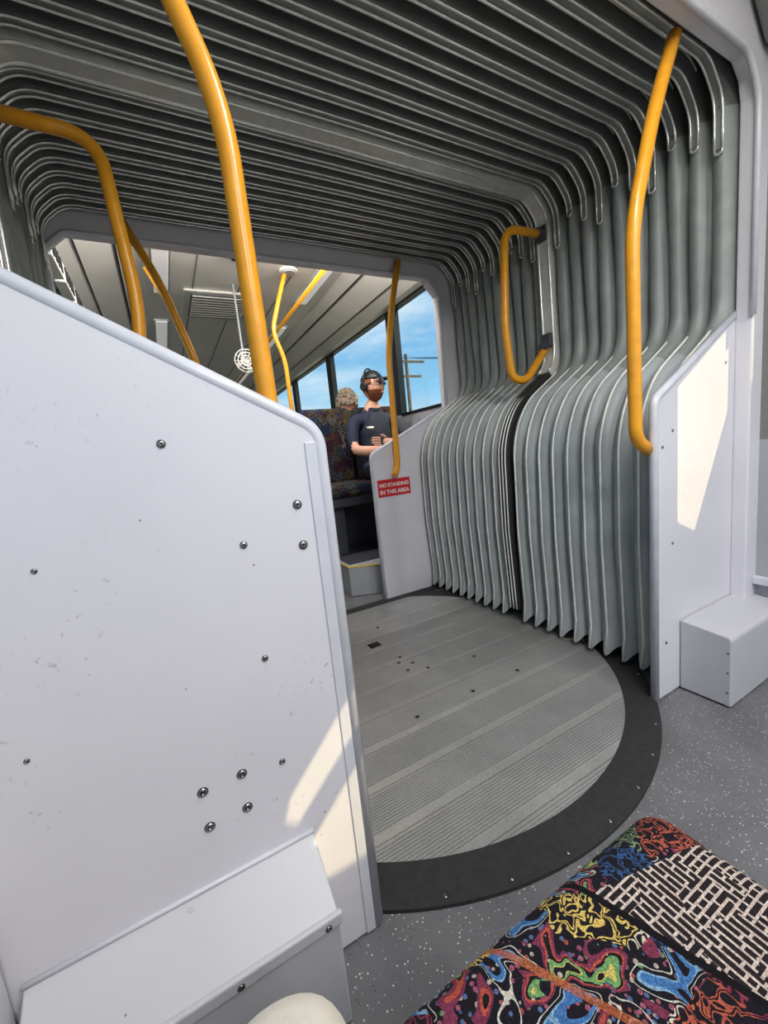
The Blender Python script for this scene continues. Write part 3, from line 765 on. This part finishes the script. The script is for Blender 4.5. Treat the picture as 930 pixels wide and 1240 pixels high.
o=skin('shoe',[(-.775,-.44,.05),(-.775,-.38,.05),(-.77,-.29,.035),(-.765,-.22,.03)],[(0,1),(1,2),(2,3)],[(.04,.05),(.044,.05),(.044,.034),(.036,.025)],0,2)
o.data.materials.clear();o.data.materials.append(M['shoe']);o.parent=pg
# ------------------------------------------------------------ exterior
box('ground',(-80,-80,-.62),(120,120,-.55),'ground')
up=empty('utility_pole')
cyl('post',(10.4,16.7,2.5),.10,6.2,'wood','Z',up,16,.08)
for z,w in ((5.2,1.3),(4.5,1.0)):
    box('crossarm',(10.4-w*.8,16.7-.05,z),(10.4+w*.8,16.7+.05,z+.09),'wood',up)
    for k in (-1,-.4,.4,1): cyl('insulator',(10.4+k*w*.7,16.7,z+.15),.035,.12,'cove','Z',up,10)
for k in (-1,.4,1): tube('wire',[(10.4+k*.9,16.7,5.4),(24+k,14,5.1),(38+k,11,5.6)],.012,'black',up,1,6)
for (x,y,w,h) in ((9,19,2.2,1.0),(13.5,19,3,1.25),(6.5,24,2.5,1.1)):
    hs=empty('house')
    box('walls',(x,y,-.55),(x+w,y+3,h),'housem',hs)
    mk('roof',[(x-.3,y-.3,h),(x+w+.3,y-.3,h),(x+w+.3,y+3.3,h),(x-.3,y+3.3,h),(x-.3,y+1.5,h+.6),(x+w+.3,y+1.5,h+.6)],[(0,1,5,4),(2,3,4,5),(0,4,3),(1,2,5),(0,1,2,3)],'roofm',hs)
# ------------------------------------------------------------ world + sun
w=bpy.data.worlds.new('sky');bpy.context.scene.world=w;w.use_nodes=True;nt=w.node_tree
bg=nt.nodes['Background'];tc=nt.nodes.new('ShaderNodeTexCoord');sx=nt.nodes.new('ShaderNodeSeparateXYZ');nt.links.new(tc.outputs['Generated'],sx.inputs[0])
cr=nt.nodes.new('ShaderNodeValToRGB');nt.links.new(sx.outputs[2],cr.inputs[0]);e=cr.color_ramp.elements
e[0].position=.0;e[0].color=srgb(220,232,238);e[1].position=.5;e[1].color=srgb(85,155,220);x=e.new(.14);x.color=srgb(142,196,234)
no=nt.nodes.new('ShaderNodeTexNoise');no.inputs['Scale'].default_value=2.5;no.inputs['Detail'].default_value=7;no.inputs['Roughness'].default_value=.6
mp=nt.nodes.new('ShaderNodeMapping');mp.inputs['Scale'].default_value=(1,1,3.5);nt.links.new(tc.outputs['Generated'],mp.inputs[0]);nt.links.new(mp.outputs[0],no.inputs['Vector'])
c2=nt.nodes.new('ShaderNodeValToRGB');c2.color_ramp.elements[0].position=.42;c2.color_ramp.elements[1].position=.8;c2.color_ramp.elements[0].color=(0,0,0,1);nt.links.new(no.outputs[0],c2.inputs[0])
mx=nt.nodes.new('ShaderNodeMix');mx.data_type='RGBA';nt.links.new(c2.outputs[0],mx.inputs[0]);nt.links.new(cr.outputs[0],mx.inputs[6]);mx.inputs[7].default_value=(.95,.97,1,1)
nt.links.new(mx.outputs[2],bg.inputs[0]);bg.inputs[1].default_value=1.25
sd=bpy.data.lights.new('sun','SUN');sd.energy=5.2;sd.angle=.004;sd.color=(1,.82,.46)
so=bpy.data.objects.new('sun',sd);C.objects.link(so);so.rotation_euler=Vector((-1,1,-1.8)).to_track_quat('-Z','Y').to_euler()
so.location=(6,-6,10)
